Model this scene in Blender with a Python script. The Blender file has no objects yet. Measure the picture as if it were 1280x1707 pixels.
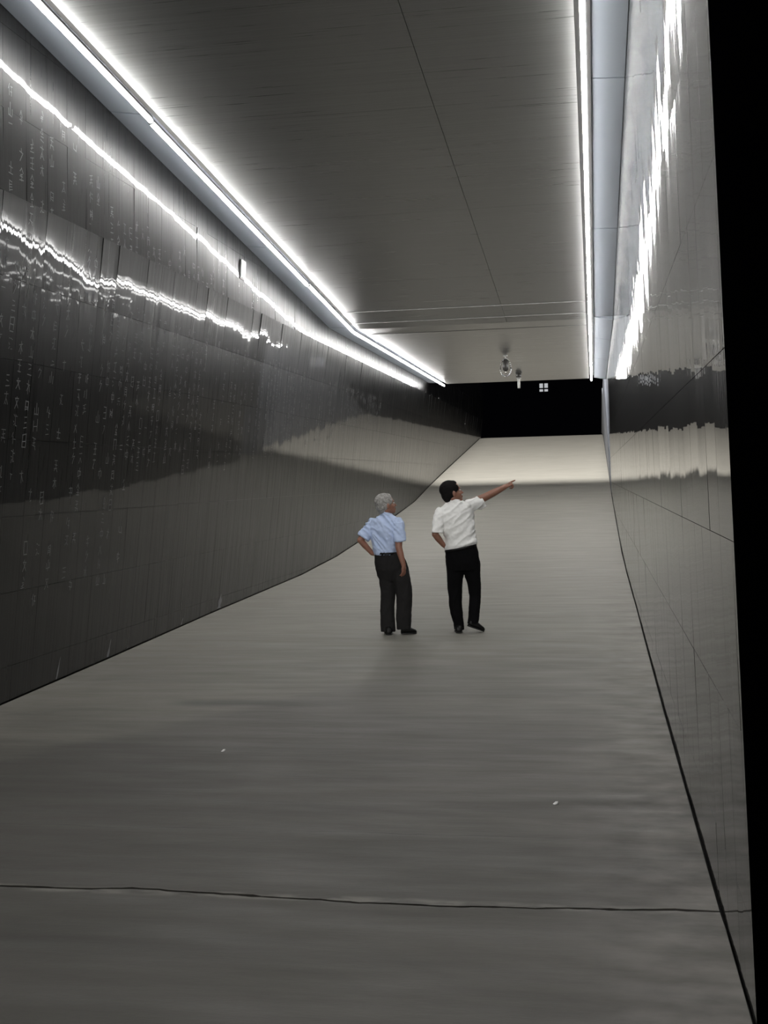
import bpy, bmesh, math, random
from mathutils import Vector, Matrix, noise
rnd = random.Random(7)
C = bpy.context.scene.collection
S = bpy.context.scene
Z0 = 1.94                                    # eye height above the foot of the ramp

# ------------------------------------------------------------------ camera
F_PX = 2000.0
ROLL = 0.02
def camera():
    d = Vector((990-640, -(790-853.5), F_PX)).normalized()      # corridor axis seen from the camera
    z = Vector((-math.sin(ROLL), math.cos(ROLL), 0)); z = (z-d*z.dot(d)).normalized()
    x = Vector((d.y*z.z-d.z*z.y, d.z*z.x-d.x*z.z, d.x*z.y-d.y*z.x))
    if x.x < 0: x = -x
    right = Vector((x[0], d[0], z[0])); up = Vector((x[1], d[1], z[1])); fwd = Vector((x[2], d[2], z[2]))
    cd = bpy.data.cameras.new('camera'); o = bpy.data.objects.new('camera', cd); C.objects.link(o)
    cd.sensor_fit = 'VERTICAL'; cd.sensor_height = 36; cd.lens = F_PX/1707*36
    cd.clip_start = .05; cd.clip_end = 500
    b = -fwd
    o.matrix_world = Matrix(((right.x, up.x, b.x, 0), (right.y, up.y, b.y, 0), (right.z, up.z, b.z, Z0), (0, 0, 0, 1)))
    S.camera = o
camera()
# ------------------------------------------------------------------ night sky and exposure
w = bpy.data.worlds.new('night'); S.world = w; w.use_nodes = True
w.node_tree.nodes['Background'].inputs[0].default_value = (.35, .45, 1, 1)
w.node_tree.nodes['Background'].inputs[1].default_value = .0035
S.view_settings.view_transform = 'Standard'; S.view_settings.look = 'None'
S.view_settings.gamma = 1; S.view_settings.use_curve_mapping = False
S.view_settings.exposure = 0.0
LED_POWER = 72.0
LED_COLOUR = (.985, .975, .955)
FLOOD = 2300.0

# flood lights on the roof edge, above and behind the end of the ceiling, shining out over the upper ramp
def flood(x, power):
    l = bpy.data.lights.new('roof_flood', 'AREA'); l.shape = 'DISK'; l.size = 4.5; l.energy = power; l.color = (1, .97, .93); l.spread = math.radians(150)
    o = bpy.data.objects.new('roof_flood', l); C.objects.link(o); o.location = (x, 27.4, Z0+13)
    o.rotation_euler = (Vector((-2.1, 48, Z0+.8))-o.location).to_track_quat('-Z', 'Y').to_euler()
flood(-3.6, FLOOD); flood(-.8, FLOOD)
# added unseen fill spot behind the camera, to brighten the men's shirts
_l = bpy.data.lights.new('fill_spot', 'SPOT'); _l.energy = 3600; _l.color = (1, .985, .96); _l.spot_size = math.radians(30); _l.spot_blend = 1; _l.shadow_soft_size = .5
_o = bpy.data.objects.new('fill_spot', _l); C.objects.link(_o); _o.location = (-2.1, -6, Z0+3.3)
_o.rotation_euler = (Vector((-1.8, 20, Z0-.6))-_o.location).to_track_quat('-Z', 'Y').to_euler()

# ------------------------------------------------------------------ profiles (heights above the ramp foot)
FP = [(-4,-1.95),(6,-1.94),(9.7,-1.90),(12,-1.85),(15.5,-1.76),(20.6,-1.66),(23.5,-1.53),(26.6,-1.30),(29.7,-1.02),(33.6,-.66),(36.5,-.24),(39.8,.2),(51,1.62),(53,1.7),(110,1.7)]
def floor_z(y):
    for (a, za), (b, zb) in zip(FP, FP[1:]):
        if y <= b: return Z0+za+(zb-za)*(y-a)/(b-a)
    return Z0+FP[-1][1]
def ceil_z(y): return Z0+(4.65-.092*y if y < 21.2 else 2.70)
def wall_top(y, left=False):
    if left: return Z0+(4.65-.092*y+.08-.0022*max(0, y-9) if y < 21.2 else (2.75 if y < 34.5 else 4.3))
    return Z0+(4.64-.0905*y if y < 21.2 else (2.72 if y < 34.5 else 4.3))
def lx(z):
    h = z-Z0
    return -4.95+.12*min(h, 2.415)+.03*max(0, h-2.415)
def rx(z): return .46-.03*(z-Z0)

# ------------------------------------------------------------------ helpers
def tag(o, label=None, cat=None, group=None, kind=None):
    for k, v in (('label', label), ('category', cat), ('group', group), ('kind', kind)):
        if v: o[k] = v
    return o
def link(name, me, m=None, parent=None):
    o = bpy.data.objects.new(name, me); C.objects.link(o)
    if m and me is not None and not me.materials: me.materials.append(m)
    if parent: o.parent = parent
    return o
def empty(name, loc=(0,0,0), rz=0):
    o = bpy.data.objects.new(name, None); C.objects.link(o); o.location = loc; o.rotation_euler = (0,0,rz); return o
class MB:
    def __init__(s): s.v = []; s.f = []
    def hexa(s, p):                          # 4 bottom points, 4 top points, both counter-clockwise seen from above
        n = len(s.v); s.v += [tuple(q) for q in p]
        s.f += [(n+3,n+2,n+1,n), (n+4,n+5,n+6,n+7), (n,n+1,n+5,n+4), (n+1,n+2,n+6,n+5), (n+2,n+3,n+7,n+6), (n+3,n,n+4,n+7)]; return s
    def box(s, x0, x1, y0, y1, z0, z1):
        return s.hexa([(x0,y0,z0),(x1,y0,z0),(x1,y1,z0),(x0,y1,z0),(x0,y0,z1),(x1,y0,z1),(x1,y1,z1),(x0,y1,z1)])
    def strip(s, prof, thick):               # slab through a chain of cross lines ((xa,xb,y,z))
        for (a, b, y, z), (a2, b2, y2, z2) in zip(prof, prof[1:]):
            s.hexa([(a,y,z-thick),(b,y,z-thick),(b2,y2,z2-thick),(a2,y2,z2-thick),(a,y,z),(b,y,z),(b2,y2,z2),(a2,y2,z2)])
        return s
    def tube(s, p, q, r, r2=None, n=12):
        p = Vector(p); q = Vector(q); r2 = r if r2 is None else r2
        d = (q-p).normalized(); a = d.orthogonal().normalized(); b = d.cross(a); k = len(s.v)
        for c, rr in ((p, r), (q, r2)):
            for i in range(n):
                t = 2*math.pi*i/n; s.v.append(tuple(c+(a*math.cos(t)+b*math.sin(t))*rr))
        for i in range(n): s.f.append((k+i, k+(i+1)%n, k+n+(i+1)%n, k+n+i))
        s.f.append(tuple(k+i for i in range(n))[::-1]); s.f.append(tuple(k+n+i for i in range(n))); return s
    def ell(s, c, r, ax=None, nu=20, nv=12):
        c = Vector(c); A = ax or (Vector((1,0,0)), Vector((0,1,0)), Vector((0,0,1))); k = len(s.v)
        s.v.append(tuple(c-A[2]*r[2]))
        for j in range(1, nv):
            ph = math.pi*j/nv-math.pi/2
            for i in range(nu):
                t = 2*math.pi*i/nu
                s.v.append(tuple(c+A[0]*(r[0]*math.cos(ph)*math.cos(t))+A[1]*(r[1]*math.cos(ph)*math.sin(t))+A[2]*(r[2]*math.sin(ph))))
        s.v.append(tuple(c+A[2]*r[2])); e = len(s.v)-1
        for i in range(nu):
            i2 = (i+1)%nu
            s.f.append((k, k+1+i2, k+1+i)); s.f.append((e, e-nu+i, e-nu+i2))
            for j in range(nv-2): a = k+1+j*nu; s.f.append((a+i, a+i2, a+nu+i2, a+nu+i))
        return s
    def chain(s, pts, rad, n=12):
        for p, r in zip(pts, rad): s.ell(p, (r, r, r), nu=n, nv=8)
        for i in range(len(pts)-1): s.tube(pts[i], pts[i+1], rad[i], rad[i+1], n)
        return s
    def loft(s, rings, n=28, power=2.2):     # ring = (centre, u, v) with half axes u and v as vectors
        k = len(s.v)
        for c, u, v in rings:
            c = Vector(c); u = Vector(u); v = Vector(v)
            for i in range(n):
                t = 2*math.pi*i/n; ct, st = math.cos(t), math.sin(t)
                m = (abs(ct)**power+abs(st)**power)**(-1/power)
                s.v.append(tuple(c+u*(ct*m)+v*(st*m)))
        for j in range(len(rings)-1):
            for i in range(n):
                a = k+j*n; s.f.append((a+i, a+(i+1)%n, a+n+(i+1)%n, a+n+i))
        s.f.append(tuple(k+i for i in range(n))[::-1]); m = k+(len(rings)-1)*n
        s.f.append(tuple(m+i for i in range(n))); return s
    def mesh(s, name):
        me = bpy.data.meshes.new(name); me.from_pydata(s.v, [], s.f); me.update(); return me
    def build(s, name, m, parent=None, smooth=False):
        me = s.mesh(name)
        if smooth: me.polygons.foreach_set('use_smooth', [True]*len(me.polygons))
        return link(name, me, m, parent)
    def skin(s, name, m, parent=None, voxel=.006, smooth=4, fold=None):   # fuse the pieces into one continuous surface
        me = s.mesh(name+'_pieces'); t = bpy.data.objects.new('pieces', me); C.objects.link(t)
        r = t.modifiers.new('r', 'REMESH'); r.mode = 'VOXEL'; r.voxel_size = voxel
        if smooth: q = t.modifiers.new('s', 'SMOOTH'); q.iterations = smooth; q.factor = .5
        dg = bpy.context.evaluated_depsgraph_get(); dg.update()
        out = bpy.data.meshes.new_from_object(t.evaluated_get(dg)); out.name = name
        bpy.data.objects.remove(t); bpy.data.meshes.remove(me)
        if fold:
            ns = [v.normal.copy() for v in out.vertices]
            for v, nn in zip(out.vertices, ns): v.co += nn*fold(v.co)
        out.polygons.foreach_set('use_smooth', [True]*len(out.polygons)); out.materials.clear()
        return link(name, out, m, parent)

# ------------------------------------------------------------------ materials
def mat(name, col, rough=.5, metal=0, **kw):
    m = bpy.data.materials.new(name); m.use_nodes = True; b = m.node_tree.nodes['Principled BSDF']
    b.inputs['Base Color'].default_value = (*col, 1); b.inputs['Roughness'].default_value = rough; b.inputs['Metallic'].default_value = metal
    for k, v in kw.items(): b.inputs[k.replace('_', ' ')].default_value = v
    return m
class N:                                     # small node-graph helper
    def __init__(s, m): s.t = m.node_tree; s.b = s.t.nodes['Principled BSDF']; s.co = s.t.nodes.new('ShaderNodeTexCoord').outputs['Object']
    def n(s, kind, **k):
        x = s.t.nodes.new('ShaderNode'+kind)
        for a, v in k.items(): setattr(x, a, v)
        return x
    def l(s, a, b): s.t.links.new(a, b)
    def noise(s, scale, sc=1, detail=3, rough=.5, loc=(0,0,0), d=0):
        m = s.n('Mapping'); m.inputs['Scale'].default_value = scale; m.inputs['Location'].default_value = loc; s.l(s.co, m.inputs[0])
        x = s.n('TexNoise'); x.inputs['Scale'].default_value = sc; x.inputs['Detail'].default_value = detail; x.inputs['Roughness'].default_value = rough
        x.inputs['Distortion'].default_value = d
        s.l(m.outputs[0], x.inputs['Vector']); return x.outputs['Fac']
    def rng(s, v, a, b, c, d, smooth=False):
        x = s.n('MapRange'); x.interpolation_type = 'SMOOTHSTEP' if smooth else 'LINEAR'
        s.l(v, x.inputs[0])
        for i, q in enumerate((a, b, c, d)): x.inputs[i+1].default_value = q
        return x.outputs[0]
    def math(s, op, a, b=None):
        x = s.n('Math', operation=op)
        for i, q in enumerate((a, b)):
            if q is None: continue
            if isinstance(q, (int, float)): x.inputs[i].default_value = q
            else: s.l(q, x.inputs[i])
        return x.outputs[0]
    def mix(s, f, a, b):
        x = s.n('Mix', data_type='RGBA')
        for i, q in ((0, f), (6, a), (7, b)):
            if isinstance(q, (int, float)): x.inputs[i].default_value = q
            elif isinstance(q, tuple): x.inputs[i].default_value = (*q, 1)
            else: s.l(q, x.inputs[i])
        return x.outputs[2]
    def bump(s, h, dist, strength=1, normal=None):
        x = s.n('Bump'); x.inputs['Distance'].default_value = dist; x.inputs['Strength'].default_value = strength
        s.l(h, x.inputs['Height'])
        if normal: s.l(normal, x.inputs['Normal'])
        return x.outputs[0]

COL0_, ROW0_ = 9.51, Z0+.42
def stone(name, base, wave, fine, rough, coat, cols=.006, spec=.5):
    m = mat(name, (base, base, base*1.03), rough); g = N(m)
    streak = g.noise((2, 22, .5), 1, 4, .6)
    inf = g.n('ObjectInfo').outputs['Random']
    v = g.math('MULTIPLY', g.rng(streak, .3, .7, .6, 1.5), g.rng(inf, 0, 1, .75, 1.35))
    g.l(g.mix(v, (0, 0, 0), (base, base, base*1.03)), g.b.inputs['Base Color'])
    g.l(g.rng(g.noise((2, 30, .6), 1, 3), .3, .7, rough*.8, rough*1.25), g.b.inputs['Roughness'])
    h = g.noise((1, 1.9, .7), 1, 1.5, .45)
    h2 = g.noise((1, 9, 1.6), 1, 2)
    # every column of stone is polished at its own very slight slant
    sep = g.n('SeparateXYZ'); g.l(g.co, sep.inputs[0])
    def wn(vals):
        c = g.n('CombineXYZ')
        for i, q in enumerate(vals): g.l(q, c.inputs[i])
        x = g.n('TexWhiteNoise', noise_dimensions='3D'); g.l(c.outputs[0], x.inputs['Vector']); return x.outputs['Value']
    cy = g.math('FLOOR', g.math('MULTIPLY', g.math('SUBTRACT', sep.outputs[1], COL0_), 2.5))
    cz = g.math('FLOOR', g.math('DIVIDE', g.math('SUBTRACT', sep.outputs[2], ROW0_), .665))
    fr = g.math('FLOOR', g.math('MULTIPLY', sep.outputs[1], 5.3))
    r1 = g.rng(wn((cy, cz)), 0, 1, -cols, cols); r2 = g.rng(g.noise((.01, 3.1, .25), 1, 2), .2, .8, -cols*.35, cols*.35); r3 = g.rng(wn((fr, cz)), 0, 1, -cols*1.1, cols*1.1)
    slant = g.n('CombineXYZ'); g.l(g.math('ADD', g.math('ADD', r1, r2), r3) if cols > .01 else g.math('ADD', r1, r2), slant.inputs[2])
    ad = g.n('VectorMath', operation='ADD'); g.l(g.n('NewGeometry').outputs['Normal'], ad.inputs[0]); g.l(slant.outputs[0], ad.inputs[1])
    nm = g.n('VectorMath', operation='NORMALIZE'); g.l(ad.outputs[0], nm.inputs[0])
    g.b.inputs['Specular IOR Level'].default_value = spec
    nb = g.bump(h2, fine, 1, g.bump(h, wave, 1, nm.outputs[0]))
    g.l(nb, g.b.inputs['Coat Normal']); g.l(g.bump(g.noise((2, 60, 1.5), 1, 2), fine*.8, 1, nb), g.b.inputs['Normal'])
    g.b.inputs['Coat Weight'].default_value = coat; g.b.inputs['Coat Roughness'].default_value = .02
    return m
STONE_L = stone('polished_black_stone', .0018, .0035, .0005, .33, .62, .004, .12)
STONE_R = stone('brushed_black_stone', .003, .0010, .0006, .40, .85, .015, .2)
JOINT = mat('joint_mortar', (.10, .10, .105), .6)
ENGRAVED = mat('pale_engraving', (.15, .15, .155), .7)
BLACK = mat('matte_black', (.0006, .0006, .001), 1, Specular_IOR_Level=0)
DARK = mat('dark_gap', (.012, .011, .01), .9)
def concrete():
    m = mat('streaked_concrete', (.3, .29, .26), .5); g = N(m)
    a = g.noise((.30, .95, 1), 1, 6, .62, d=.6)      # broad patches, drawn out across the ramp
    b = g.noise((1.2, 11, 4), 1, 5, .65)             # broom streaks
    c = g.noise((9, 28, 20), 1, 4, .7)               # grit
    t = g.mix(g.rng(a, .38, .62, 0, 1), (.080, .076, .065), (.132, .125, .107))
    t = g.mix(g.rng(b, .35, .8, 0, .3), t, (.20, .19, .162))
    t = g.mix(g.rng(c, .45, .8, 0, .28), t, (.075, .07, .06))
    sep = g.n('SeparateXYZ'); g.l(g.co, sep.inputs[0]); X, Y = sep.outputs[0], sep.outputs[1]
    st = g.noise((.22, 1.6, 1), 1, 3, .5, (3.3, 1.7, 0))
    t = g.mix(g.rng(st, .56, .70, 0, .45), t, (.055, .052, .046))
    # darker patch with an oblique edge, a dark streak, and a hairline crack
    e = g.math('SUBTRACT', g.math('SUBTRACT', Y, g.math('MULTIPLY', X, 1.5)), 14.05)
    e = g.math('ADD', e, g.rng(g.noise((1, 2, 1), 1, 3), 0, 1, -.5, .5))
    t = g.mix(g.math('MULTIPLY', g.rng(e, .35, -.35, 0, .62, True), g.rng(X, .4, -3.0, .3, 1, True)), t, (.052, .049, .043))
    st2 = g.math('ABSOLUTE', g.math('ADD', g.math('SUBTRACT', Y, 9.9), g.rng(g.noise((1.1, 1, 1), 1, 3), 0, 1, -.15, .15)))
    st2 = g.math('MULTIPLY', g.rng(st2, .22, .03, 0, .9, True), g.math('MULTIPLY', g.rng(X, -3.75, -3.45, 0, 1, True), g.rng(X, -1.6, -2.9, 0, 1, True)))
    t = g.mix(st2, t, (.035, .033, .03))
    hc_ = g.math('ABSOLUTE', g.math('ADD', g.math('SUBTRACT', Y, 6.4), g.rng(g.noise((2, 2, 2), 1, 5, .6), 0, 1, -.06, .06)))
    t = g.mix(g.math('MULTIPLY', g.rng(hc_, .008, .002, 0, .6), g.rng(g.noise((1.5, .1, 1), 1, 3), .4, .6, 0, 1)), t, (.02, .018, .016))
    lip = g.math('ABSOLUTE', g.math('SUBTRACT', Y, 5.385))
    t = g.mix(g.math('MULTIPLY', g.rng(lip, .06, .015, 0, .6, True), g.rng(g.noise((4, 9, 1), 1, 3), .45, .6, 0, 1)), t, (.24, .228, .20))
    spot = g.noise((1.1, 3.2, 1), 1, 2, .5, (5.1, 2.2, 0))
    t = g.mix(g.rng(spot, .69, .78, 0, .5), t, (.04, .038, .034))
    # lime dust along both walls
    dust = g.math('ADD', g.rng(X, -.25, .5, 0, .8), g.rng(X, -4.6, -5.1, 0, .4))
    dust = g.math('MULTIPLY', dust, g.rng(g.noise((3, 5, 3), 1, 4), .35, .7, 0, 1))
    t = g.mix(dust, t, (.28, .262, .24))
    far_light = g.rng(Y, 7.5, 25, 0, 1)            # floor colour lightens with distance, standing in for stronger light up the ramp
    t = g.mix(far_light, t, g.mix(g.rng(b, .3, .75, 0, 1), (.335, .322, .282), (.43, .414, .366)))
    g.l(t, g.b.inputs['Base Color'])
    g.l(g.rng(g.noise((1, 6, 1), 1, 3), .3, .7, .55, .72), g.b.inputs['Roughness'])
    g.l(g.bump(c, .003, .8, g.bump(b, .004, .8)), g.b.inputs['Normal'])
    return m
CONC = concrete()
def brushed():
    m = mat('brushed_ceiling_metal', (.2, .2, .2), .3, .55); g = N(m)
    s = g.noise((.8, 40, 1), 1, 3, .6); s2 = g.noise((.25, 5, 1), 1, 2)
    g.l(g.mix(g.rng(s, .3, .7, 0, 1), (.185, .185, .183), (.235, .235, .232)), g.b.inputs['Base Color'])
    g.l(g.rng(s, .3, .7, .27, .33), g.b.inputs['Roughness'])
    g.l(g.bump(s, .0006, .5, g.bump(s2, .001)), g.b.inputs['Normal'])
    return m
CEIL = brushed()
SOFFIT = mat('grey_blue_soffit_paint', (.20, .22, .25), .6)
PROFILE = mat('black_light_profile', (.01, .01, .01), .4)
LED = bpy.data.materials.new('lit_tube'); LED.use_nodes = True
_b = LED.node_tree.nodes['Principled BSDF']; _b.inputs['Base Color'].default_value = (.8, .8, .8, 1)
_b.inputs['Emission Color'].default_value = (*LED_COLOUR, 1); _b.inputs['Emission Strength'].default_value = LED_POWER

# ------------------------------------------------------------------ floor: two cast slabs with a ragged crack between them
fl = MB(); ys = [y for y in (-3, 0, 3, 6, 8, 9.7, 12, 14, 15.5, 18, 20.6, 22, 23.5, 25, 26.6, 28, 29.7, 31.5, 33.6, 35, 36.5, 38, 39.8, 45, 51, 53, 60, 110)]
def edges(y):
    z = floor_z(y); return (lx(z)-.0, rx(z)+.0, y, z)
fl.strip([(-5.3, .62, y, floor_z(y)-.045) for y in ys], .25)
floor = tag(fl.build('floor', DARK), kind='structure')
def crack_y(x, side): return 5.38+.035*math.sin(x*2.1)+.03*noise.noise(Vector((x*3, 0, 1)))+.012*noise.noise(Vector((x*15, side, 4)))+side*(.009+.018*max(0, noise.noise(Vector((x*2, 7, side)))))
def slab(name, y0, y1, wob0, wob1):
    nx = 120; me_v = []; me_f = []
    yy = [y0]+[y for y in ys if y0+.05 < y < y1-.05]+[y1]
    if wob1: yy.insert(-1, 5.2)
    if wob0: yy.insert(1, 5.6)
    for k, y in enumerate(yy):
        z = floor_z(y)
        for i in range(nx+1):
            t = i/nx; x0 = lx(z)+.018+.010*noise.noise(Vector((y*2, 3, 0))); x1 = rx(z)-.011-.008*noise.noise(Vector((y*3, 9, 0)))
            x = x0+(x1-x0)*t; y_ = y
            if k == 0 and wob0: y_ = crack_y(x, 1)
            if k == len(yy)-1 and wob1: y_ = crack_y(x, -1)
            me_v.append((x, y_, z))
    n = nx+1; top = len(me_v); me_v += [(x, y, z-.05) for x, y, z in me_v]
    for k in range(len(yy)-1):
        for i in range(nx): a = k*n+i; me_f.append((a, a+1, a+n+1, a+n))
    m = (len(yy)-1)*n
    for i in range(nx): me_f.append((i+1, i, top+i, top+i+1)); me_f.append((m+i, m+i+1, top+m+i+1, top+m+i))
    for k in range(len(yy)-1):
        a = k*n; me_f.append((a+n, top+a+n, top+a, a)); a += nx; me_f.append((a, top+a, top+a+n, a+n))
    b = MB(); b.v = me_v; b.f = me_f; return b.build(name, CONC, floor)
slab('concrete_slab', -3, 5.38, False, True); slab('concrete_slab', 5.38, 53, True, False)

# ------------------------------------------------------------------ walls of stone panels
ROWH = .665; ROW0 = Z0+.42; COLW = .40; COL0 = 9.51
def wall_back(name, fx, side, y0, y1, step=2.0):
    b = MB(); y = y0
    while y < y1-1e-6:
        y2 = min(y+step, y1); q = []
        for yy in (21.2, 34.5):
            if y+1e-6 < yy < y2: y2 = yy
        e = 1e-4; zb0, zb1, zt0, zt1 = floor_z(y)-.1, floor_z(y2)-.1, wall_top(y+e, side < 0), wall_top(y2-e, side < 0)
        def P(yy, z, off): return (fx(z)+side*off, yy, z)
        i, o = .022, .25
        if side < 0: b.hexa([P(y,zb0,o),P(y,zb0,i),P(y2,zb1,i),P(y2,zb1,o),P(y,zt0,o),P(y,zt0,i),P(y2,zt1,i),P(y2,zt1,o)])
        else: b.hexa([P(y,zb0,i),P(y,zb0,o),P(y2,zb1,o),P(y2,zb1,i),P(y,zt0,i),P(y,zt0,o),P(y2,zt1,o),P(y2,zt1,i)])
        y = y2
    return tag(b.build(name, JOINT), kind='structure')
def panel_into(b, fx, side, y0, y1, z0, z1, tilt=0., pan=0.):
    g = .0015; y0 += g; y1 -= g; z0 += g; z1 -= g
    def cl(y, z): return min(max(z, floor_z(y)-.03), wall_top(y, side < 0)-.004)
    a0, a1, b0, b1 = cl(y0,z0), cl(y1,z0), cl(y0,z1), cl(y1,z1)
    if (b0-a0) < .01 and (b1-a1) < .01: return False
    b0 = max(b0, a0+.004); b1 = max(b1, a1+.004)
    zc = (z0+z1)/2; yc = (y0+y1)/2
    sh = (abs(tilt)*(z1-z0)+abs(pan)*(y1-y0))/2
    def P(y, z, off): return (fx(z)+side*(off+(tilt*(z-zc)+pan*(y-yc)-sh if off < .01 else 0)), y, z)
    i, o = 0., .0215
    if side < 0: b.hexa([P(y0,a0,o),P(y0,a0,i),P(y1,a1,i),P(y1,a1,o),P(y0,b0,o),P(y0,b0,i),P(y1,b1,i),P(y1,b1,o)])
    else: b.hexa([P(y0,a0,i),P(y0,a0,o),P(y1,a1,o),P(y1,a1,i),P(y0,b0,i),P(y0,b0,o),P(y1,b1,o),P(y1,b1,i)])
    return True
def panel_wall(wall, fx, side, m, ya, yb, single, tl):
    far = MB(); c0 = math.floor((ya-COL0)/COLW); r = random.Random(11 if side < 0 else 5); count = 0
    for c in range(c0, math.ceil((yb-COL0)/COLW)):
        y0 = max(ya, COL0+c*COLW); y1 = min(yb, COL0+(c+1)*COLW)
        if y0 < 34.5 < y1: y1 = 34.5
        for k in range(-4, 7):
            z0 = ROW0+k*ROWH
            lo = k < 4
            t = r.gauss(0, (tl if k in (2, 3) or side > 0 else tl*.15) if lo or side > 0 else tl*.1); p = r.gauss(0, tl*.2 if lo else 0)
            if side < 0 and k == 2: t -= .03*min(1, max(0, (y0-9.3)/3))
            near = single[0] < y0 < single[1]
            b = MB() if near else far
            if panel_into(b, fx, side, y0, y1, z0, z0+ROWH, t, p) and near: b.build('stone_panel', m, wall); count += 1
        if y1 == 34.5 and COL0+(c+1)*COLW > 34.5:
            for k in range(-4, 7): panel_into(far, fx, side, 34.5, COL0+(c+1)*COLW, ROW0+k*ROWH, ROW0+(k+1)*ROWH)
    tag(far.build('stone_panels', m, wall), kind='stuff'); return count
wl = wall_back('wall_left', lx, -1, -1.0, 51.5)
print('left panels', panel_wall(wl, lx, -1, STONE_L, -1.0, 51.5, (8.2, 21.5), .0045))
wr = wall_back('wall_right', rx, 1, 4.22, 34.5)
print('right panels', panel_wall(wr, rx, 1, STONE_R, 4.22, 34.5, (4.0, 12.0), .0008))
# unlit black end of the right wall
b = MB(); zb = floor_z(1)-.1; zt = Z0+4.2
b.hexa([(rx(zb)-.004,-1,zb),(rx(zb)+.25,-1,zb),(rx(zb)+.25,4.218,zb),(rx(zb)-.004,4.218,zb),(rx(zt)-.004,-1,zt),(rx(zt)+.25,-1,zt),(rx(zt)+.25,4.218,zt),(rx(zt)-.004,4.218,zt)])
tag(b.build('trim_1', BLACK), kind='structure')
# low pale parapet wall outside, past the end of the ceiling
PALE = mat('pale_parapet_paint', (.33, .35, .40), .55)
b = MB()
for y0, y1, z0, z1 in ((34.56, 41, 0, 0), (41, 51.5, 0, 0)):
    f0, f1 = floor_z(y0)-.05, floor_z(y1)-.05
    t0, t1 = (Z0+3.0-(y0-34.5)*.02, Z0+3.0-(y1-34.5)*.075)
    xa = lambda z: rx(z)+.0
    b.hexa([(xa(f0),y0,f0),(xa(f0)+.2,y0,f0),(xa(f1)+.2,y1,f1),(xa(f1),y1,f1),(xa(t0)-.06,y0,t0),(xa(t0)+.2,y0,t0),(xa(t1)+.2,y1,t1),(xa(t1)-.06,y1,t1)])
tag(b.build('trim_2', PALE), kind='structure')

# ------------------------------------------------------------------ engraved writing on the left wall: columns of short stroke signs
GL = ['0,.8,1,.8 .5,1,.5,.5 .5,.5,0,0 .5,.5,1,0 .4,.2,.55,.1', '0,.7,1,.7 .5,1,.5,0 .5,.65,0,.1 .5,.65,1,.1', '.5,1,.5,0 0,.6,0,0 1,.6,1,0 0,0,1,0',
      '.5,1,.5,0 0,.75,1,.75 0,.3,1,.3 0,.75,0,.3 1,.75,1,.3', '.1,.9,.9,.9 .2,.5,.8,.5 0,.1,1,.1', '.5,1,.5,.8 0,.75,1,.75 .8,.7,0,0 .2,.7,1,0',
      '0,.9,1,.9 .5,.9,.5,0 0,.5,1,.5 0,0,1,0', '0,1,0,0 0,1,1,1 1,1,1,0 0,0,1,0 0,.5,1,.5', '.3,1,0,.5 .2,.7,.2,0 .5,.8,1,.8 .7,.8,.7,0 .5,.4,1,.4',
      '.1,.9,.4,.8 0,.5,.3,.4 .1,0,.4,.3 .6,1,.6,.1 .6,.8,1,.8 .6,.1,1,.1', '0,.9,1,.9 .1,.6,.9,.6 .5,.9,.5,.3 0,.3,1,.3 .2,.2,0,0 .8,.2,1,0', '.5,1,.1,.6 .5,1,.9,.6 .2,.5,.8,.5 .5,.5,.5,0 .1,.25,.9,.25 0,0,1,0',
      '.6,1,.2,.6 .5,.7,1,.7 .9,.7,.3,0', '.1,.8,.9,.8 .1,.6,.9,.6 .1,.4,.9,.4 .1,.2,.9,.2 .1,.8,.1,0 .9,.8,.9,0']
GL = [[tuple(map(float, s.split(','))) for s in g.split()] for g in GL]
eg = MB(); r = random.Random(3)
def glyph(y, z, w_, h_):
    g = r.choice(GL); th = r.uniform(.006, .010)
    for (a, b_, c, d) in g:
        if r.random() < .14: continue
        a, b_, c, d = (q+r.uniform(-.09, .09) for q in (a, b_, c, d))
        p = Vector((y+(a-.5)*w_, z+(b_-.5)*h_)); q = Vector((y+(c-.5)*w_, z+(d-.5)*h_)); t = (q-p)
        if t.length < 1e-5: continue
        t = t.normalized(); n = Vector((-t.y, t.x))*th/2; pts = [p-n, q-n, q+n, p+n]; k = len(eg.v)
        for e in pts: eg.v.append((lx(e.y)+.0025, e.x, e.y))
        eg.f.append((k, k+1, k+2, k+3))
y = 8.75
while y < 27:
    sparse = y < 10.6
    if sparse or r.random() < .86:
        top = wall_top(y)-Z0-(.55 if sparse else r.uniform(.70, 1.0)) if y < 18 else r.uniform(1.75, 2.0)
        bot = r.choice((-1.15, -1.0, .1)) if y < 12.2 else (.25+max(0, y-15)*.09+r.uniform(-.12, .12))
        z = Z0+top
        while z > Z0+bot:
            if r.random() < (.80 if z > Z0+.1 else .55): glyph(y, z, .066, .108)
            z -= .155
    y += .165 if not sparse else r.choice((.19, .19, .24))
    if r.random() < .13: y += .17
tag(eg.build('engraved_writing', ENGRAVED, wl), 'pale engraved vertical lines of small characters', kind='stuff')
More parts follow.
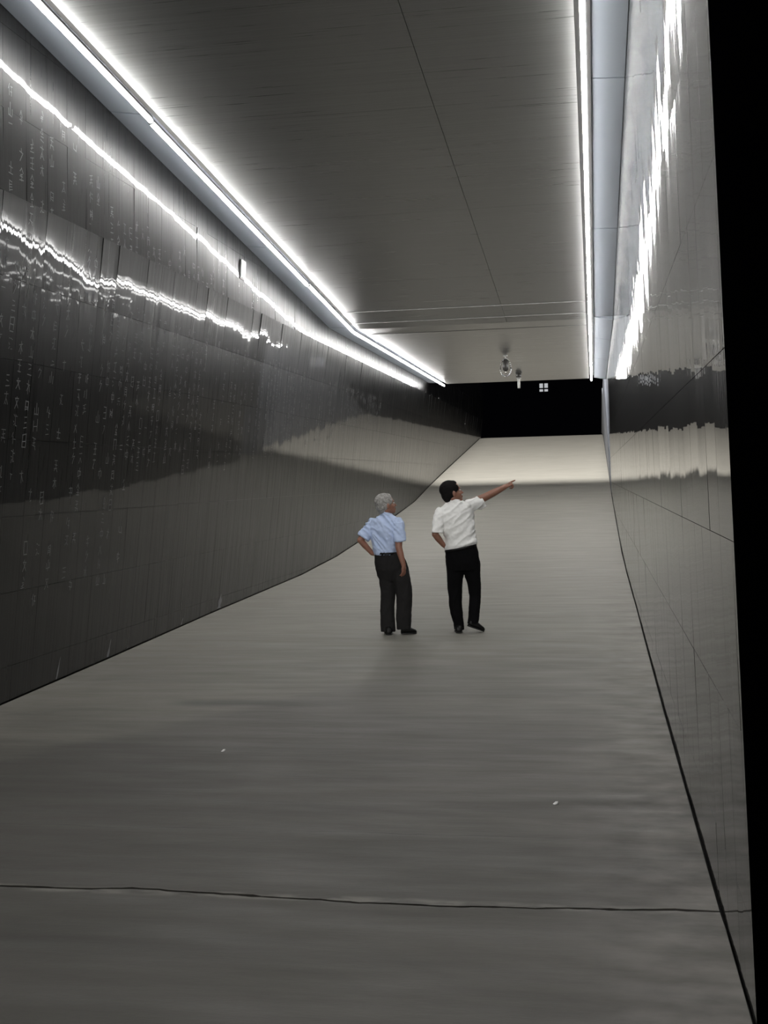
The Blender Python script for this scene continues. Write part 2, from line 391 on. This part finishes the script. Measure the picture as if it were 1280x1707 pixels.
# pale tapering streaks at the wall foot
PALE_STREAK = mat('pale_streak', (.20, .20, .21), .8); b = MB()
for (y, z0, h, w_) in ((15.93, -1.73, .20, .24), (12.09, -1.83, .19, .07), (10.85, -1.86, .22, .05), (14.4, -1.77, .09, .05)):
    z0 += Z0; pts = []
    for i in range(9):
        t = i/8; ww = w_*(1-t)**.8*(.8+.3*math.sin(9*t+y)); z = z0+h*t; pts.append((y-ww*.5+.06*t, y+ww*.5+.06*t, z))
    for (a, b1, z), (a2, b2, z2) in zip(pts, pts[1:]):
        k = len(b.v); b.v += [(lx(z)+.003, a, z), (lx(z)+.003, b1, z), (lx(z2)+.003, b2, z2), (lx(z2)+.003, a2, z2)]; b.f.append((k, k+1, k+2, k+3))
tag(b.build('pale_streak', PALE_STREAK, wl), 'pale streaks at the wall foot', kind='stuff')

# ------------------------------------------------------------------ ceiling
XA, XB, SEAM = -4.13, -.085, -1.45
cb = MB()
for ya, yb in ((-2, 21.2), (21.2, 34.5)):
    cb.strip([(lx(wall_top(ya+1e-3))-.2, rx(wall_top(ya+1e-3))+.2, ya, ceil_z(ya)+.33), (lx(wall_top(yb-1e-3))-.2, rx(wall_top(yb-1e-3))+.2, yb, ceil_z(yb)+.33)], .24)
ceiling = tag(cb.build('ceiling', DARK), kind='structure')
def cpanel(y0, y1, xa, xb, drop=0., t=.05):
    g = .0028; m = MB(); z0, z1 = ceil_z(y0)-drop, ceil_z(y1)-drop
    m.hexa([(xa+g,y0+g,z0),(xb-g,y0+g,z0),(xb-g,y1-g,z1),(xa+g,y1-g,z1),(xa+g,y0+g,z0+t),(xb-g,y0+g,z0+t),(xb-g,y1-g,z1+t),(xa+g,y1-g,z1+t)])
    m.build('ceiling_panel', CEIL, ceiling)
cuts = [-2, 2, 5.2, 8.4, 11.6, 14.8, 18.0, 19.9, 20.3, 20.75, 21.2, 22.1, 23.2, 26.0, 28.8, 31.6, 34.5]
for i, (a, c) in enumerate(zip(cuts, cuts[1:])):
    for xa, xb in (((XA, SEAM), (SEAM, XB)) if a < 21 else ((XA, XB),)): cpanel(a, c, xa, xb, .006*(i % 2) if 18 < a < 24 else .0)
# painted soffit strips between the light lines and the walls
sc = [-2, 2.5, 7, 11.3, 16, 21.2, 24.4, 28.6, 34.5]
for y0, y1 in zip(sc, sc[1:]):
    for side in (-1, 1):
        m = MB(); P = []
        for y in (y0+.012, y1-.012):
            zw = wall_top(y, side < 0); dip = .06 if (y > 21.2 and side > 0) else 0
            xe, xw = (-4.262, lx(zw)+.004) if side < 0 else (.045, rx(zw)-.004)
            P.append((xe, xw, y, ceil_z(y)+.02, zw-dip-.004))
        for (xe, xw, y, ze, zw), k in zip(P, (0, 1)): pass
        a, c = P
        if side < 0: m.hexa([(a[1],a[2],a[4]),(a[0],a[2],a[3]),(c[0],c[2],c[3]),(c[1],c[2],c[4]),(a[1],a[2],a[4]+.07),(a[0],a[2],a[3]+.07),(c[0],c[2],c[3]+.07),(c[1],c[2],c[4]+.07)])
        else: m.hexa([(a[0],a[2],a[3]),(a[1],a[2],a[4]),(c[1],c[2],c[4]),(c[0],c[2],c[3]),(a[0],a[2],a[3]+.07),(a[1],a[2],a[4]+.07),(c[1],c[2],c[4]+.07),(c[0],c[2],c[3]+.07)])
        m.build('soffit_panel', SOFFIT, ceiling)

# ------------------------------------------------------------------ light tubes
def light(y0, y1, x, label, group, wob=0.):
    root = empty('light_tube', (x, y0, ceil_z(y0)-.055)); tag(root, label, 'light', group)
    L = Vector((x+wob, y1, ceil_z(y1)-.055))-Vector(root.location); n = max(2, int((y1-y0)/.8)); m = MB()
    d = L.normalized(); prev = Vector((0,0,0))
    for i in range(n):
        p = L*((i+.002)/n); q = L*((i+.998)/n)
        if i == 0: p = L*(.012/L.length)
        m.tube(p, q, .022, n=8)
    m.build('glowing_tube', LED, root, True)
    s = 1 if x < -2 else -1
    up = Vector((0, -d.z, d.y)); m = MB()
    o = Vector((s*.010, 0, 0)); a, c = o+up*.036, L+o+up*.036
    h, v = Vector((.007, 0, 0)), up*.012
    m.hexa([a-h-v, a+h-v, c+h-v, c-h-v, a-h+v, a+h+v, c+h+v, c-h+v]); m.build('mounting_channel', PROFILE, root)
    o = Vector((-s*.030, 0, 0))+up*.034; a, c = o, L+o; h, v = Vector((.003, 0, 0)), up*.022; m = MB()
    m.hexa([a-h-v, a+h-v, c+h-v, c-h-v, a-h+v, a+h+v, c+h+v, c-h+v]); m.build('side_flange', PROFILE, root)
    for e in (Vector((0,0,0)), L): MB().tube(e-d*.012, e+d*.012, .025, n=10).build('end_cap', PROFILE, root)
g = 'light tubes along the ceiling edges'
light(-2, 11.295, -4.2, 'nearest white light tube along the left ceiling edge', g)
light(11.31, 17.78, -4.215, 'second white light tube along left ceiling edge, ending mid slope', g)
light(17.805, 21.18, -4.2, 'short third white light tube on left edge, before the ceiling levels out', g)
light(21.20, 34.45, -4.2, 'farthest white light tube on left edge, along the level ceiling', g)
light(-2, 21.18, -.02, 'long white light tube along the right edge of sloping ceiling', g)
light(21.20, 34.45, -.02, 'far white light tube along right edge of the level ceiling', g)

# ------------------------------------------------------------------ ceiling fittings
GREY = mat('grey_enamel', (.45, .45, .43), .35); DKG = mat('dark_grey_plastic', (.05, .048, .045), .4); CHROME = mat('polished_steel', (.6, .6, .6), .15, 1)
o = empty('hanging_speaker', (-1.90, 27.0, ceil_z(27))); tag(o, 'oval ringed dark fitting hanging under the ceiling, nearer of the two', 'ceiling fitting')
MB().tube((0,0,0), (0,0,-.03), .05, .04).tube((0,0,-.03), (0,0,-.08), .012).build('mount', GREY, o, True)
m = MB(); P = [Vector((.115*math.sin(t)*(1-.12*math.cos(t)), 0, -.27+.20*math.cos(t))) for t in [2*math.pi*i/28 for i in range(29)]]
for a, c in zip(P, P[1:]): m.tube(a, c, .014, n=8)
m.build('ring', CHROME, o, True)
MB().loft([((0,0,z), (a,0,0), (0,a,0)) for z, a in ((-.08,.03),(-.12,.06),(-.20,.065),(-.26,.075),(-.33,.06),(-.36,.025))]).build('speaker_body', DKG, o, True)
MB().tube((0,0,-.35), (.012,0,-.42), .02, .012).build('tip', CHROME, o, True)
o = empty('security_camera', (-1.88, 31.45, ceil_z(31.45))); tag(o, 'small white tube camera on dark mount, hanging beyond the oval fitting', 'camera')
MB().tube((0,0,0), (0,0,-.04), .09, .08, 16).ell((0,0,-.09), (.075,.075,.075)).build('dark_mount', DKG, o, True)
MB().tube((0,0,-.15), (0,0,-.19), .05, .07, 16).build('collar', GREY, o, True)
MB().tube((0,0,-.18), (0,0,-.42), .035, .035, 16).build('camera_tube', mat('white_enamel', (.8,.8,.78), .4), o, True)
MB().tube((0,0,-.415), (0,0,-.43), .025, .025, 16).build('lens', DKG, o, True)

# green-tinted plate high on the left wall
yc, zc = 15.78, Z0+2.88
o = empty('wall_plate', (lx(zc)+.002, yc, zc)); o.rotation_euler = (0, math.atan(.12), 0)
tag(o, 'small dark green-tinted plate high on the left stone wall', 'plate')
MB().box(0, .018, -.11, .11, -.13, .13).build('plate_frame', mat('dark_bronze', (.03,.03,.03), .4), o)
MB().box(.016, .022, -.09, .09, -.11, .11).build('green_face', mat('green_tinted_glass', (.07,.13,.10), .25), o)

# ------------------------------------------------------------------ the night beyond the ramp
GROUND = mat('dark_paving', (.05, .05, .052), .8)
b = MB(); b.hexa([(-60,53.02,0.),(60,53.02,0.),(60,110,0.),(-60,110,0.),(-60,53.02,floor_z(60)),(60,53.02,floor_z(60)),(60,110,floor_z(60)),(-60,110,floor_z(60))])
tag(b.build('trim_3', GROUND), kind='structure')
o = empty('far_building', (-3.55, 90, floor_z(90))); tag(o, 'unlit dark building in the night with one small lit window', 'building')
FAC = mat('unlit_facade', (.004,.004,.0065), .95, Specular_IOR_Level=.0)
zc = 4.8; x0, x1 = -.36, .36
m = MB(); m.box(-14, x0, 0, 8, 0, 12).box(x1, 14, 0, 8, 0, 12).box(x0, x1, 0, 8, 0, zc-.33).box(x0, x1, 0, 8, zc+.33, 12).build('facade', FAC, o)
zc = 4.8
LIT = bpy.data.materials.new('lit_pane'); LIT.use_nodes = True; q = LIT.node_tree.nodes['Principled BSDF']
q.inputs['Base Color'].default_value = (.1,.1,.1,1); q.inputs['Emission Color'].default_value = (.93,.95,1,1); q.inputs['Emission Strength'].default_value = .45
fr = MB().box(-.37,.37,-.03,.05,zc-.34,zc-.30).box(-.37,.37,-.03,.05,zc+.30,zc+.34).box(-.37,-.31,-.03,.05,zc-.30,zc+.30).box(.31,.37,-.03,.05,zc-.30,zc+.30).box(-.05,.05,-.03,.05,zc-.30,zc+.30).box(-.31,-.05,-.03,.05,zc-.13,zc-.03).box(.05,.31,-.03,.05,zc-.13,zc-.03).build('window_frame', FAC, o)
for xa, xb in ((-.31,-.05), (.05,.31)):
    for za, zb_ in ((zc-.30, zc-.13), (zc-.03, zc+.30)): MB().box(xa, xb, .0, .03, za, zb_).build('pane', LIT, fr)

# ------------------------------------------------------------------ the two men
SK = .00172
def PX(cx, cy, ox, oy, d=0.):
    z = (oy-cy)*SK; return Vector(((cx-ox)*SK+.02*z, d, z))
SKIN = mat('skin', (.27, .135, .092), .5, Subsurface_Weight=.1); g_ = N(SKIN)
g_.l(g_.mix(g_.rng(g_.noise((1,1,1), 18, 3), .35, .7, 0, .5), (.27,.135,.092), (.33,.145,.10)), g_.b.inputs['Base Color'])
def cloth(name, col, rough=.8):
    m = mat(name, col, rough, Specular_IOR_Level=.15); g = N(m)
    g.l(g.bump(g.noise((1,1,1), 260, 2), .0006, .6), g.b.inputs['Normal']); return m
EYE = mat('eye_white', (.7,.68,.65), .2); SOLE = mat('shoe_sole', (.01,.01,.01), .6); LEATHER = mat('black_shoe_leather', (.004,.004,.004), .45, Specular_IOR_Level=.25)
def frame(yaw, pitch, tilt=0.):              # forward, side (towards the camera), up
    Fw = Vector((math.cos(yaw)*math.cos(pitch), math.sin(yaw)*math.cos(pitch), math.sin(pitch)))
    Sd = Vector((math.sin(yaw), -math.cos(yaw), 0)); U = Fw.cross(-Sd)
    if U.z < 0: U = -U
    return Fw, Sd, U
def head(b, c, A, k=1.):
    Fw, Sd, U = A
    def e(f, s, u, rf, rs, ru): b.ell(c+(Fw*f+Sd*s+U*u)*k, (rf*k, rs*k, ru*k), A)
    e(-.005,0,.035,.102,.078,.092); e(.03,0,-.03,.070,.064,.088); e(.045,0,-.075,.048,.046,.038); e(.078,0,-.098,.020,.024,.018)
    e(.104,0,-.018,.014,.012,.030); e(.116,0,-.032,.015,.014,.011); e(.086,0,.028,.018,.050,.012); e(.098,0,-.064,.012,.024,.007); e(.096,0,-.077,.011,.020,.007)
    for s in (-1, 1):
        e(.062,s*.04,-.03,.03,.022,.028); e(-.004,s*.080,-.012,.020,.009,.033); e(.004,s*.085,-.002,.014,.006,.020); e(-.01,s*.05,-.06,.04,.02,.03)
def hair(b, c, A, k=1., front=.0):
    Fw, Sd, U = A
    def e(f, s, u, rf, rs, ru): b.ell(c+(Fw*f+Sd*s+U*u)*k, (rf*k, rs*k, ru*k), A)
    e(-.022,0,.052,.108,.086,.095); e(-.055,0,-.005,.068,.078,.075); e(-.070,0,-.045,.040,.062,.045); e(.022+front,0,.092,.062,.062,.040)
    for s in (-1, 1): e(-.03,s*.048,.01,.052,.037,.062); e(.032,s*.062,.045,.040,.020,.045); e(.02,s*.072,.015,.010,.010,.030)
def eyes(c, A, root, k=1.):
    Fw, Sd, U = A
    for s in (-1, 1):
        p = c+(Fw*.088+Sd*s*.032+U*.006)*k; MB().ell(p, (.012,.012,.010), A).build('eye', EYE, root, True)
def hand(b, w_, d, n, across, curl, thumb=.5, k=1.):
    """w_ wrist, d pointing direction, n palm normal, across = towards the thumb"""
    d = d.normalized(); n = (n-d*n.dot(d)).normalized(); a = d.cross(n); a = a if a.dot(across) > 0 else -a
    b.ell(w_+d*.045*k, (.052*k, .038*k, .016*k), (d, a, n), 14, 8); b.chain([w_, w_+d*.03*k], [.024*k, .022*k], 10)
    for i, (L, off) in enumerate(zip((.072, .080, .074, .058), (.028, .010, -.009, -.027))):
        p = w_+d*(.082-abs(off-.008)*.25)*k+a*off*k; ang = 0.; pts = [p]; cu = curl[i]
        for sl in (.42, .32, .26):
            ang += cu; q = d*math.cos(ang)+n*math.sin(ang); p = p+(q+a*off*1.2)*L*sl*k; pts.append(p)
        b.chain(pts, [.0098*k, .009*k, .0082*k, .007*k], 8)
    p = w_+d*.025*k+a*.026*k; t = (d*.75+a*.75+n*thumb).normalized(); q = p+t*.038*k; t2 = (d*1.0+a*.15+n*thumb).normalized()
    b.chain([p, q, q+t2*.03*k, q+t2*.052*k], [.014*k, .0115*k, .010*k, .0085*k], 8)
def folds(scale, amp, ang, seed, stretch=5.):
    ca, sa = math.cos(ang), math.sin(ang)
    def f(p):
        u = p.x*ca+p.z*sa; v = -p.x*sa+p.z*ca
        q = Vector((u*scale/stretch, v*scale, p.y*scale*.5+seed))
        q += noise.noise_vector(q*.5)*.5
        n1 = 1-abs(noise.noise(q))*2.2
        return amp*(n1-.4)+amp*.4*noise.noise(p*30)
    return f
def shoe(root, heel, toe, lift=0.):
    """heel and toe are points on the ground line of the shoe"""
    d = (toe-heel); L = d.length; d.normalize(); up = Vector((0,0,1)); up = (up-d*up.dot(d)).normalized(); a = d.cross(up)
    r_ = []
    for t, w_, h in ((-.01,.022,.04),(.02,.038,.066),(.15,.041,.084),(.35,.042,.084),(.55,.047,.068),(.75,.049,.052),(.92,.040,.040),(1.0,.020,.026)):
        r_.append((heel+d*L*t+up*(.012+h/2), a*w_, up*h/2))
    MB().loft(r_, 16, 2.4).build('shoe', LEATHER, root, True)
    r_ = [(heel+d*L*t+up*.008, a*w_, up*.008) for t, w_ in ((0,.028),(.05,.037),(.2,.039),(.4,.038),(.6,.046),(.78,.048),(.93,.038),(1.01,.014))]
    MB().loft(r_, 16, 3.5).build('shoe_sole', SOLE, root, True)

# --- older man, hand on hip
OX, OY = 400, 1110
A_ = lambda cx, cy, d=0.: PX(cx, cy, OX, OY, d)
def ring(P, xl, xr, cy, dr, d=0., skew=0.):  # horizontal ellipse seen between crop columns xl..xr
    c = P((xl+xr)/2, cy, d); rxx = (xr-xl)/2*SK
    return (c, Vector((rxx, -skew, 0)), Vector((skew*.4, dr, 0)))
ay = 13.74; man = empty('person', (-2.303, ay, floor_z(ay)), .17)
tag(man, 'grey-haired man in pale blue short-sleeved shirt, left hand on hip', 'person', )
hc = A_(333, 236, .0); HA = frame(math.radians(20), math.radians(12))
b = MB(); head(b, hc, HA, 1.0)
b.chain([hc-HA[2]*.06-HA[0]*.02, A_(330, 300, 0), A_(332, 335, 0)], [.055, .055, .062])
b.loft([ring(A_,270,400,340,.07), ring(A_,262,395,450,.09), ring(A_,275,410,560,.09), ring(A_,285,450,660,.09)])
# left arm, bent with the hand on the hip
Ls, Le, Lw = A_(252,358,.07), A_(158,468,.0), A_(238,560,.02)
b.chain([Ls, Ls.lerp(Le,.5), Le, Le.lerp(Lw,.35), Lw], [.052,.046,.037,.038,.027])
hand(b, Lw, A_(285,585,.09)-Lw, Vector((-.1,.2,-1)), Vector((0,-1,.3)), (.3,.3,.35,.4))
# right arm hanging
Rs, Re, Rw = A_(418,362,-.07), A_(418,520,-.15), A_(450,640,-.16)
b.chain([Rs, Rs.lerp(Re,.5), Re, Re.lerp(Rw,.35), Rw], [.052,.047,.040,.039,.027])
hand(b, Rw, A_(452,760,-.14)-Rw, Vector((-.6,.5,0)), Vector((.6,.6,0)), (.25,.28,.32,.38))
for xs, kd in (((330,345,345,348), .02), ((420,448,450,446), -.02)):
    b.chain([A_(xs[0],680,kd), A_(xs[1],860,kd), A_(xs[2],960,kd), A_(xs[3],1070,kd)], [.07,.05,.045,.035])
b.skin('body', SKIN, man, .0055, 2)
HAIR_G = mat('grey_hair', (.30,.29,.27), .7); g_ = N(HAIR_G); g_.l(g_.mix(g_.rng(g_.noise((1,1,1),40,4,.7),.35,.65,0,1),(.17,.165,.155),(.42,.41,.39)), g_.b.inputs['Base Color'])
b = MB(); hair(b, hc, HA, 1.0); b.skin('hair', HAIR_G, man, .006, 3, lambda p: .0025*noise.noise(p*70))
eyes(hc, HA, man, 1.0)
BLUE = cloth('pale_blue_cotton', (.50, .60, .82))
b = MB(); b.loft([ring(A_,300,368,296,.06,0), ring(A_,282,388,312,.075,0,.01), ring(A_,236,420,336,.088,0,.05), ring(A_,222,432,362,.105,0,.05), ring(A_,224,420,410,.12,0,.05), ring(A_,236,408,460,.125,.0,.04), ring(A_,246,402,510,.122,0,.03), ring(A_,250,404,545,.12,0,.02), ring(A_,256,408,568,.115,0,.02)], 36)
b.chain([A_(250,352,.07), A_(232,372,.06)], [.062,.064])
b.loft([(A_(252,362,.07), Vector((.050,0,-.042)), Vector((0,.07,0))), (A_(210,412,.035), Vector((.052,0,-.043)), Vector((0,.068,0))), (A_(176,450,.012), Vector((.058,0,-.045)), Vector((0,.07,0)))], 24)
b.chain([A_(410,356,-.06), A_(420,375,-.075)], [.062,.064])
b.loft([(A_(414,350,-.065), Vector((.062,0,.0)), Vector((0,.07,0))), (A_(420,420,-.10), Vector((.066,0,.0)), Vector((0,.07,0))), (A_(425,478,-.12), Vector((.070,0,.008)), Vector((0,.072,0)))], 24)
b.skin('shirt', BLUE, man, .006, 3, folds(17, .017, math.radians(-55), 2.))
b = MB(); nk = A_(336, 292, 0)
r_ = [((nk+Vector((0,0,dz))+Vector((k,0,0))), Vector((rr, 0, -.018)), Vector((0, rr*1.0, 0))) for dz, rr, k in ((-.022,.074,.004),(.004,.068,.004),(.016,.063,.003))]
b.loft(r_, 28, 2.); b.skin('collar', BLUE, man, .004, 2)
CHAR = cloth('charcoal_trousers', (.02,.0192,.0192), .95)
b = MB()
b.loft([ring(A_,258,412,556,.12,0,.02), ring(A_,256,452,585,.125,0,.02), ring(A_,256,468,620,.13,0,.02), ring(A_,260,484,670,.125,0,.02), ring(A_,272,490,710,.10,-.0,.02), ring(A_,290,486,750,.07,-.0,.02)], 36)
b.loft([ring(A_,262,390,640,.10,.03), ring(A_,285,402,740,.10,.04), ring(A_,290,399,810,.088,.04), ring(A_,290,394,860,.088,.04), ring(A_,292,386,930,.078,.03), ring(A_,292,390,1020,.078,.02), ring(A_,296,394,1092,.078,.02)], 30)
b.loft([ring(A_,385,470,640,.08,-.03), ring(A_,385,498,740,.10,-.05), ring(A_,392,506,810,.09,-.05), ring(A_,399,507,860,.09,-.05), ring(A_,402,504,930,.08,-.05), ring(A_,398,500,1010,.078,-.05), ring(A_,402,496,1074,.07,-.05)], 30)
b.skin('trousers', CHAR, man, .007, 2, folds(16, .006, math.radians(80), 5., 4.))
MB().loft([ring(A_,253,414,553,.128,0,.02), ring(A_,253,418,566,.13,0,.02)], 36).build('belt', LEATHER, man, True)
shoe(man, A_(352,1110,-.10), A_(342,1110,.15)); shoe(man, A_(432,1106,-.06), A_(535,1110,-.02))

# --- pointing man
OX2, OY2 = 850, 1102
B_ = lambda cx, cy, d=0.: PX(cx, cy, OX2, OY2, d)
by = 13.86; man = empty('person', (-1.522, by, floor_z(by)), .12)
tag(man, 'black-haired man in white short-sleeved shirt pointing ahead with right arm', 'person')
hc = B_(768, 158, .0); HA = frame(math.radians(20), math.radians(16))
b = MB(); head(b, hc, HA, 1.08)
b.chain([hc-HA[2]*.06-HA[0]*.02, B_(778, 215, 0), B_(785, 260, 0)], [.056, .056, .062])
b.loft([ring(B_,710,880,290,.07), ring(B_,730,900,400,.09), ring(B_,745,910,500,.09), ring(B_,745,930,620,.09)])
Ls, Le, Lw = B_(688,300,-.05), B_(655,432,-.10), B_(710,508,-.02)
b.chain([Ls, Ls.lerp(Le,.5), Le, Le.lerp(Lw,.35), Lw], [.052,.046,.038,.039,.028])
hand(b, Lw, B_(735,540,.05)-Lw, Vector((1,.1,.2)), Vector((.3,0,1)), (.2,.25,.3,.35), .1)
Rs, Re, Rw = B_(890,240,.06), B_(1010,188,.21), B_(1132,130,.32)
b.chain([Rs, Rs.lerp(Re,.5), Re, Re.lerp(Rw,.35), Rw], [.056,.052,.046,.044,.031])
hand(b, Rw, B_(1225,82,.40)-Rw, Vector((.1,.35,-1)), Vector((-.4,.4,.8)), (.04,1.15,1.2,1.25), .35, 1.2)
for pts in (((775,680,0),(785,860,0),(800,960,0),(812,1060,0)), ((900,680,0),(925,850,.06),(915,950,.0),(900,1030,-.04))):
    b.chain([B_(*p) for p in pts], [.075,.052,.045,.035])
b.skin('body', SKIN, man, .0055, 2)
HAIR_B = mat('black_hair', (.006,.005,.005), .85, Specular_IOR_Level=.2)
b = MB(); hair(b, hc, HA, 1.06); b.skin('hair', HAIR_B, man, .006, 3, lambda p: .003*noise.noise(p*60))
eyes(hc, HA, man, 1.08)
WHITE = cloth('white_cotton', (.88,.88,.86))
b = MB()
def tr(xl, yl, xr, yr, dr, d=0., sk=0.):     # tilted ring through two silhouette points
    p, q = B_(xl, yl, d), B_(xr, yr, d); u = (q-p)/2; return ((p+q)/2, Vector((u.x, -sk, u.z)), Vector((0, dr, 0)))
b.loft([tr(745,214,830,212,.065), tr(722,232,856,222,.08), tr(682,272,900,236,.10,0,-.03), tr(660,300,912,270,.115,0,-.04), tr(680,350,918,320,.125,0,-.04), tr(705,410,922,370,.125,0,-.03), tr(722,460,926,425,.125,0,-.02), tr(724,505,930,465,.128,0,-.01), tr(720,528,938,488,.135), tr(722,545,934,508,.12)], 36)
b.chain([B_(690,290,-.05), B_(682,320,-.06)], [.060,.062])
b.loft([(B_(690,292,-.05), Vector((.065,0,.02)), Vector((0,.072,0))), (B_(678,350,-.085), Vector((.066,0,.0)), Vector((0,.07,0))), (B_(672,420,-.115), Vector((.064,0,-.004)), Vector((0,.072,0)))], 24)
b.chain([B_(880,245,.05), B_(900,240,.07)], [.066,.066])
dr_ = (Re-Rs).normalized(); n_ = Vector((-.45,.1,1)); n_ = (n_-dr_*n_.dot(dr_)).normalized(); a_ = dr_.cross(n_)
b.loft([(B_(882,248,.05), n_*.075, a_*.07), (B_(930,236,.10), n_*.075, a_*.072), (B_(972,230,.16), n_*.078, a_*.075)], 24)
b.skin('shirt', WHITE, man, .006, 3, folds(13, .012, math.radians(38), 8.))
b = MB(); nk = B_(786, 208, 0)
b.loft([((nk+Vector((0,0,dz))), Vector((rr, 0, -.010)), Vector((0, rr, 0))) for dz, rr in ((-.022,.078),(.004,.070),(.016,.065))], 28, 2.); b.skin('collar', WHITE, man, .004, 2)
INK = cloth('black_trousers', (.0025,.0025,.003), .95)
b = MB()
b.loft([tr(724,545,930,505,.125), tr(722,590,948,560,.13), tr(724,640,956,620,.135), tr(730,685,957,678,.125)], 36)
b.loft([ring(B_,724,850,620,.10,0), ring(B_,732,849,700,.10,0), ring(B_,735,842,740,.10,0), ring(B_,738,837,800,.09,.01), ring(B_,745,836,900,.080,.01), ring(B_,760,840,980,.075,0), ring(B_,778,848,1040,.07,0), ring(B_,784,850,1082,.07,0)], 30)
b.loft([ring(B_,850,958,620,.10,0), ring(B_,849,960,700,.10,.02), ring(B_,860,962,740,.10,.03), ring(B_,876,966,800,.09,.05), ring(B_,884,964,860,.08,.05), ring(B_,882,956,930,.074,.01), ring(B_,878,950,1000,.07,-.02), ring(B_,868,946,1040,.066,-.04)], 30)
b.skin('trousers', INK, man, .007, 2, folds(16, .006, math.radians(80), 1., 4.))
MB().loft([tr(720,544,934,505,.134), tr(720,558,936,520,.136)], 36).build('belt', LEATHER, man, True)
shoe(man, B_(815,1102,-.10), B_(808,1102,.15)); shoe(man, B_(872,1058,-.07), B_(980,1100,-.02))

# ------------------------------------------------------------------ tiny litter on the concrete
WS = mat('white_scrap', (.8,.8,.78), .6)
for x, y, lab in ((-2.65, 8.2, 'tiny white scrap on the floor, left of centre'), (-.26, 7.05, 'tiny white crumb on the floor, right of centre')):
    z = floor_z(y); m = MB(); m.loft([((x,y,z+.001), (.016,.004,0), (0,.02,0)), ((x+.004,y,z+.009), (.011,0,.003), (0,.013,.002)), ((x+.002,y,z+.013), (.004,0,0), (0,.005,0))], 7)
    o = m.build('paper_scrap', WS); tag(o, lab, 'litter', 'litter on the floor')
